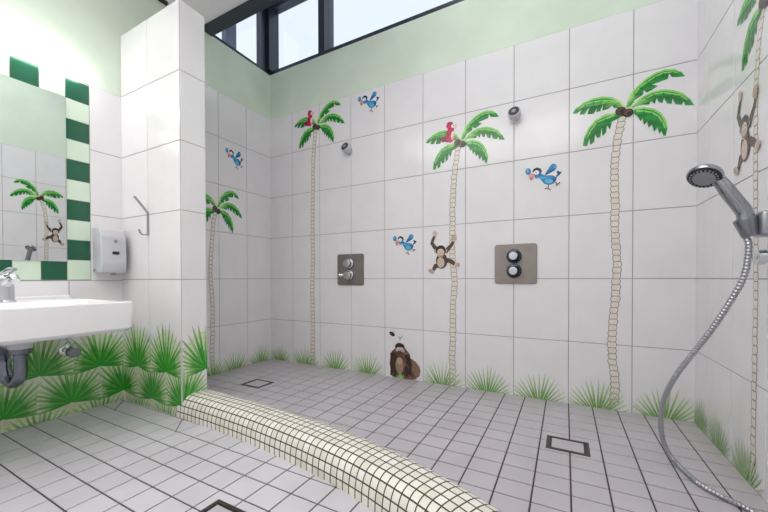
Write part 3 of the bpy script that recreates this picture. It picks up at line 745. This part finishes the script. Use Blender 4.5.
absobj('handle', TB(spline([hc+Vector((.016, .006, .004)), hc+Vector((.036, .004, -.022)), hc+Vector((.056, .002, -.060)), hb+Vector((-.002, 0, .028)), hb], 6),
       [.014+.0050*min(1, i/10) for i in range(25)], 20), 'handchrome', hs)
hose = spline([(2.604, -.72, .80), (2.616, -.72, .762), (2.608, -.72, .680), (2.586, -.715, .615), (2.550, -.69, .52), (2.518, -.655, .44), (2.477, -.61, .335),
               (2.458, -.56, .23), (2.462, -.525, .12), (2.485, -.515, .045), (2.512, -.535, .013), (2.535, -.62, .0105), (2.572, -.675, .0105), (2.615, -.715, .0105), (2.650, -.78, .012), (2.655, -.86, .05), (2.650, -.90, .15), (2.648, -.92, .30)], 14)
bm = bmesh.new(); n_ = len(hose)
tot = sum((a-b_).length for a, b_ in zip(hose, hose[1:])); acc = 0; hp = []; hr = []
step = .0050; k = 0; dist = 0; nxt = 0
for a, b_ in zip(hose, hose[1:]):
    L = (b_-a).length
    while nxt <= dist+L:
        hp.append(a.lerp(b_, (nxt-dist)/L)); hr.append(.0088 if k % 2 else .0068); k += 1; nxt += step
    dist += L
tube(bm, hp, hr, 10)
absobj('hose', bm, 'satin', hs)
# holder
hl = thing('shower_holder', 'chrome wall holder block that clasps the hand shower handle', 'shower holder', (W, -.72, .82))
bm = bmesh.new(); box(bm, (2.630, -.755, .786), (W-T, -.685, .856), 0, .010, 3); absobj('holder_block', bm, 'satin', hl)
absobj('clasp_ring', LA((2.622, -.72, .788), (-.28, 0, 1), [(0, .0185), (.004, .021), (.050, .0265), (.054, .024)], 28), 'chromed', hl)
wo = thing('wall_outlet', 'small round chrome wall fitting below the hand shower holder', 'wall outlet', (W, -.69, .72))
absobj('rosette', LA((W-T, -.69, .730), (-1, 0, 0), [(0, .024), (.008, .023), (.010, .016)], 28), 'chrome', wo)
absobj('outlet_body', LA((W-T-.008, -.69, .730), (-1, 0, 0), [(0, .016), (.018, .017), (.021, .022), (.038, .022), (.041, .016)], 28), 'chrome', wo)

# ------------------------------------------------------------------ washroom fittings
mo = thing('wall_mirror', 'large rectangular mirror framed by green and white tiles above the washbasin', 'mirror', (T, -1.64, .76))
absobj('glass', B((T, BY[-2]+.002, BZ[1]-.010), (T+.005, BY[1]-.001, BZ[9]-.002)), 'mirror', mo, smooth=False)
# lamp above the mirror
la = thing('mirror_lamp', 'lit white tube lamp on the wall above the mirror', 'wall lamp', (0, -1.6, 1.70))
bm = bmesh.new(); pr = []
for i in range(15):
    a = -PI/2+PI*i/14; pr.append((.020+.050*math.cos(a), 1.700+.041*math.sin(a)))
pr = [(.012, 1.659)]+pr+[(.012, 1.741)]
R0 = [bm.verts.new((x, -1.262, z)) for x, z in pr]; R1 = [bm.verts.new((x, -2.02, z)) for x, z in pr]
for i in range(len(pr)): bm.faces.new((R0[i], R0[(i+1) % len(pr)], R1[(i+1) % len(pr)], R1[i]))
bm.faces.new(R0); bm.faces.new(R1); bmesh.ops.recalc_face_normals(bm, faces=bm.faces)
absobj('diffuser', bm, 'lamp', la)
for y0, y1 in ((-1.262, -1.256), (-2.026, -2.02)):
    bm = bmesh.new()
    E0 = [bm.verts.new((x, y0, z)) for x, z in pr]; E1 = [bm.verts.new((x, y1, z)) for x, z in pr]
    for i in range(len(pr)): bm.faces.new((E0[i], E0[(i+1) % len(pr)], E1[(i+1) % len(pr)], E1[i]))
    bm.faces.new(E0); bm.faces.new(E1)
    bmesh.ops.recalc_face_normals(bm, faces=bm.faces)
    absobj('end_cap', bm, 'lamp', la)
absobj('back_plate', B((.0005, -2.02, 1.670), (.012, -1.262, 1.732)), 'plastic', la, smooth=False)

# washbasin: rounded block with a sunken bowl
def rrect(x0, x1, y0, y1, r, z, n=5):
    out = []
    for cx, cy, a0 in ((x1-r, y1-r, 0), (x0+r, y1-r, 90), (x0+r, y0+r, 180), (x1-r, y0+r, 270)):
        for i in range(n+1):
            a = math.radians(a0+90*i/n); out.append((cx+r*math.cos(a), cy+r*math.sin(a), z))
    return out
SX, SY0, SY1, SZ = .606, -1.935, -1.306, .580
wb = thing('washbasin', 'white rectangular ceramic washbasin with deep front mounted on the left wall', 'washbasin', (T, -1.62, .58))
bm = bmesh.new()
L = [rrect(.06, SX-.085, SY0+.06, SY1-.06, .05, .455), rrect(T, SX-.022, SY0+.010, SY1-.010, .03, .459), rrect(T, SX-.006, SY0+.003, SY1-.003, .022, .474),
     rrect(T, SX-.001, SY0, SY1, .018, .560), rrect(T, SX-.001, SY0+.001, SY1-.001, .018, SZ-.005), rrect(T+.003, SX-.006, SY0+.006, SY1-.006, .014, SZ),
     rrect(.25, SX-.022, SY0+.035, SY1-.035, .05, SZ), rrect(.255, SX-.027, SY0+.040, SY1-.040, .05, SZ-.006), rrect(.27, SX-.06, SY0+.07, SY1-.07, .07, SZ-.08), rrect(.31, SX-.11, SY0+.16, SY1-.16, .07, SZ-.105)]
V = [[bm.verts.new(q) for q in l] for l in L]
for a, b_ in zip(V, V[1:]):
    for i in range(len(a)): bm.faces.new((a[i], a[(i+1) % len(a)], b_[(i+1) % len(a)], b_[i]))
bm.faces.new(V[0][::-1]); bm.faces.new(V[-1]); bmesh.ops.recalc_face_normals(bm, faces=bm.faces)
absobj('basin', bm, 'ceramic', wb)
absobj('drain_cap', LA((.40, -1.62, SZ-.105), (0, 0, 1), [(0, .03), (.004, .03), (.006, .025)], 24), 'chrome', wb)
absobj('upstand', B((T, SY0+.01, SZ-.001), (.030, SY1-.004, SZ+.012), .004, 2), 'ceramic', wb)

fa = thing('faucet', 'short chrome basin mixer tap with lever on top at the washbasin', 'faucet', (.10, -1.60, SZ))
FX, FY = .20, -1.572
def fp(x, y, z): return (FX+x, FY+y, SZ+z)
absobj('tap_body', LA(fp(0, 0, .0004), (0, 0, 1), [(0, .031), (.004, .031), (.006, .026), (.070, .025), (.095, .027), (.102, .020)], 32), 'chrome', fa)
absobj('spout', TB([fp(.005, 0, .070), fp(.05, 0, .088), fp(.095, 0, .096), fp(.112, 0, .082)], [.019, .017, .014, .012], 20), 'chrome', fa)
bm = bmesh.new(); tube(bm, [fp(-.022, 0, .100), fp(.0, .0, .112), fp(.045, .004, .126), fp(.080, .006, .128)], [.012, .016, .012, .007], 14)
absobj('lever', bm, 'chrome', fa)

tr0 = thing('basin_trap', 'dark chrome drain trap hanging below the washbasin', 'drain trap', (.28, -1.57, .24))
absobj('tailpiece', LA((.28, -1.553, .40), (0, 0, 1), [(0, .034), (.02, .036), (.058, .040)], 28), 'plasticg', tr0)
absobj('lock_nut', LA((.28, -1.553, .378), (0, 0, 1), [(0, .030), (.003, .034), (.022, .034), (.024, .030)], 12), 'pipe', tr0)
absobj('bend_pipe', TB(spline([(.28, -1.553, .385), (.28, -1.553, .31), (.276, -1.556, .284), (0.245, -1.564, .262), (.21, -1.572, .276), (.198, -1.576, .31), (.19, -1.576, .35), (.15, -1.576, .375), (T, -1.576, .378)], 8), 0.0205, 20), 'pipe', tr0)
absobj('wall_rosette', LA((T, -1.576, .378), (1, 0, 0), [(0, .036), (.006, .034), (.010, .025)], 24), 'pipe', tr0)

def angle_valve(y, z, label):
    o = thing('angle_valve', label, 'angle valve', (T, y, z), 'angle valves below the basin')
    absobj('rosette', LA((T, y, z), (1, 0, 0), [(0, .027), (.005, .026), (.009, .016)], 24), 'chrome', o)
    absobj('valve_body', LA((T+.006, y, z), (1, 0, 0), [(0, .011), (.05, .012), (.055, .016), (.06, .012)], 20), 'chrome', o)
    absobj('handwheel', LA((T+.066, y, z), (1, 0, 0), [(0, .018), (.004, .027), (.026, .027), (.031, .021)], 10), 'chromed', o)
    absobj('supply_pipe', TB(spline([(T+.045, y, z+.010), (T+.046, y-.002, z+.045), (T+.06, y-.03, z+.085), (.12, y-.08, z+.13)], 6), .0052, 12), 'chrome', o)
angle_valve(-1.322, .322, 'chrome angle valve on the basin wall under the right part of the washbasin')
br = thing('basin_bracket', 'dark metal wall bracket under the right end of the washbasin', 'bracket', (T, -1.30, .44))
bm = bmesh.new(); box(bm, (T, -1.345, .425), (.13, -1.318, .456), 0, .003, 1); absobj('arm', bm, 'black', br)
bm = bmesh.new(); box(bm, (T, -1.352, .400), (.012, -1.311, .458), 0, .002, 1); absobj('wall_plate', bm, 'pipe', br)

# soap dispenser
sd = thing('soap_dispenser', 'white and silver wall soap dispenser beside the partition, right of the mirror', 'soap dispenser', (T, -1.15, .70))
DY0, DY1, DZ0, DZ1 = -1.212, -1.102, .700, .936
def slab(sec, y0, y1, bev):
    bm = bmesh.new(); A = [bm.verts.new((x, y0, z)) for x, z in sec]; Bq = [bm.verts.new((x, y1, z)) for x, z in sec]
    for i in range(len(sec)): bm.faces.new((A[i], A[(i+1) % len(sec)], Bq[(i+1) % len(sec)], Bq[i]))
    bm.faces.new(A); bm.faces.new(Bq); bmesh.ops.recalc_face_normals(bm, faces=bm.faces)
    bmesh.ops.bevel(bm, geom=list(bm.edges), offset=bev, segments=3, profile=.5, affect='EDGES'); return bm
absobj('housing', slab([(T, DZ0+.008), (T, DZ1), (.060, DZ1-.004), (.062, DZ0+.004)], DY0, DY1, .005), 'plasticg', sd)
absobj('front_cover', slab([(.050, DZ0), (.050, DZ1-.002), (.082, DZ1-.012), (.100, DZ1-.05), (.104, DZ0+.05), (.094, DZ0)], DY0-.002, DY1+.002, .008), 'plasticg', sd)
absobj('lock', LA((.101, -1.150, .865), (1, 0, .1), [(0, .0), (.001, .009), (.003, .008)], 16), 'grey', sd)
wv_ = absobj('level_window', slab([(.100, .795), (.100, .812), (.1062, .810), (.1068, .797)], -1.166, -1.136, .002), 'black', sd)
absobj('nozzle', LA((.075, -1.152, .702), (0, 0, -1), [(0, .012), (.012, .010)], 16), 'grey', sd)
absobj('screw', LA((.030, DY0-.0005, .716), (0, -1, 0), [(0, .005), (.002, .004)], 12), 'black', sd)

# coat hook on the partition
ch = thing('coat_hook', 'bent steel coat hook with two prongs on the partition front', 'coat hook', (.258, PY0, .95))
def strip(pts, w, t):
    bm = bmesh.new(); rows = []
    pts = [Vector(p) for p in pts]
    for i, q in enumerate(pts):
        d = (pts[min(i+1, len(pts)-1)]-pts[max(0, i-1)]).normalized(); n = Vector((1, 0, 0)).cross(d).normalized()
        rows.append([bm.verts.new(q+Vector((sx2*w/2, 0, 0))+n*st*t/2) for sx2, st in ((-1, -1), (1, -1), (1, 1), (-1, 1))])
    for a, b_ in zip(rows, rows[1:]):
        for k in range(4): bm.faces.new((a[k], a[(k+1) % 4], b_[(k+1) % 4], b_[k]))
    bm.faces.new(rows[0]); bm.faces.new(rows[-1]); bmesh.ops.recalc_face_normals(bm, faces=bm.faces); return bm
hy = PY0-T
absobj('back_strip', strip([(.262, hy-.003, .893), (.262, hy-.003, 1.000)], .014, .005), 'satin', ch)
absobj('upper_prong', strip(spline([(.262, hy-.003, .995), (.262, hy-.006, 1.010), (.262, hy-.040, 1.052), (.262, hy-.066, 1.082)], 5), .014, .005), 'satin', ch)
absobj('lower_prong', strip(spline([(.262, hy-.003, .906), (.262, hy-.018, .894), (.262, hy-.036, .898), (.262, hy-.046, .920)], 5), .012, .005), 'satin', ch)

# ------------------------------------------------------------------ light, sky, camera
w = bpy.data.worlds.new('overcast_sky'); bpy.context.scene.world = w; w.use_nodes = True; nt = w.node_tree
bg = nt.nodes['Background']; tc = nt.nodes.new('ShaderNodeTexCoord'); gr = nt.nodes.new('ShaderNodeTexNoise'); gr.inputs['Scale'].default_value = 1.5
rp = nt.nodes.new('ShaderNodeValToRGB'); rp.color_ramp.elements[0].color = (*hexc('DDE4F2'), 1); rp.color_ramp.elements[1].color = (*hexc('EEF1F9'), 1)
nt.links.new(tc.outputs['Generated'], gr.inputs['Vector']); nt.links.new(gr.outputs['Fac'], rp.inputs['Fac']); nt.links.new(rp.outputs['Color'], bg.inputs['Color'])
bg.inputs['Strength'].default_value = 1.08
def area(name, loc, rot, sx_, sy_, e, col=(1, 1, 1)):
    l = bpy.data.lights.new(name, 'AREA'); l.shape = 'RECTANGLE'; l.size = sx_; l.size_y = sy_; l.energy = e; l.color = col
    o = bpy.data.objects.new(name, l); COL.objects.link(o); o.location = loc; o.rotation_euler = rot; return o
area('ceiling_fill', (1.35, -2.3, 2.33), (0, 0, 0), 2.0, 1.0, 25, (1, .975, .95))  # unseen area light added for general brightness, no fixture modelled
area('raised_roof_fill', (1.9, -.95, 2.93), (0, 0, 0), 1.1, .9, 9, (.96, .98, 1))  # unseen fill added under the raised roof to boost the daylight

cam = bpy.data.cameras.new('camera'); co = bpy.data.objects.new('camera', cam); COL.objects.link(co)
yaw, tilt, roll = -.4888, -.0099, -.0019
fw = Vector((math.sin(yaw)*math.cos(tilt), math.cos(yaw)*math.cos(tilt), math.sin(tilt)))
rt = Vector((math.cos(yaw), -math.sin(yaw), 0)); up = rt.cross(fw)
rt2 = rt*math.cos(roll)+up*math.sin(roll); up2 = up*math.cos(roll)-rt*math.sin(roll)
co.matrix_world = Matrix(((rt2.x, up2.x, -fw.x, 2.1571), (rt2.y, up2.y, -fw.y, -2.0595), (rt2.z, up2.z, -fw.z, .6726), (0, 0, 0, 1)))
cam.sensor_width = 36; cam.lens = 340.894/768*36; cam.shift_x = (384-383.875)/768; cam.shift_y = (281.176-256)/768; cam.clip_start = .02
sc = bpy.context.scene; sc.camera = co
sc.view_settings.view_transform = 'Standard'; sc.view_settings.look = 'None'; sc.view_settings.exposure = 0.26
sc.cycles.max_bounces = 10; sc.cycles.diffuse_bounces = 6; sc.cycles.use_denoising = True
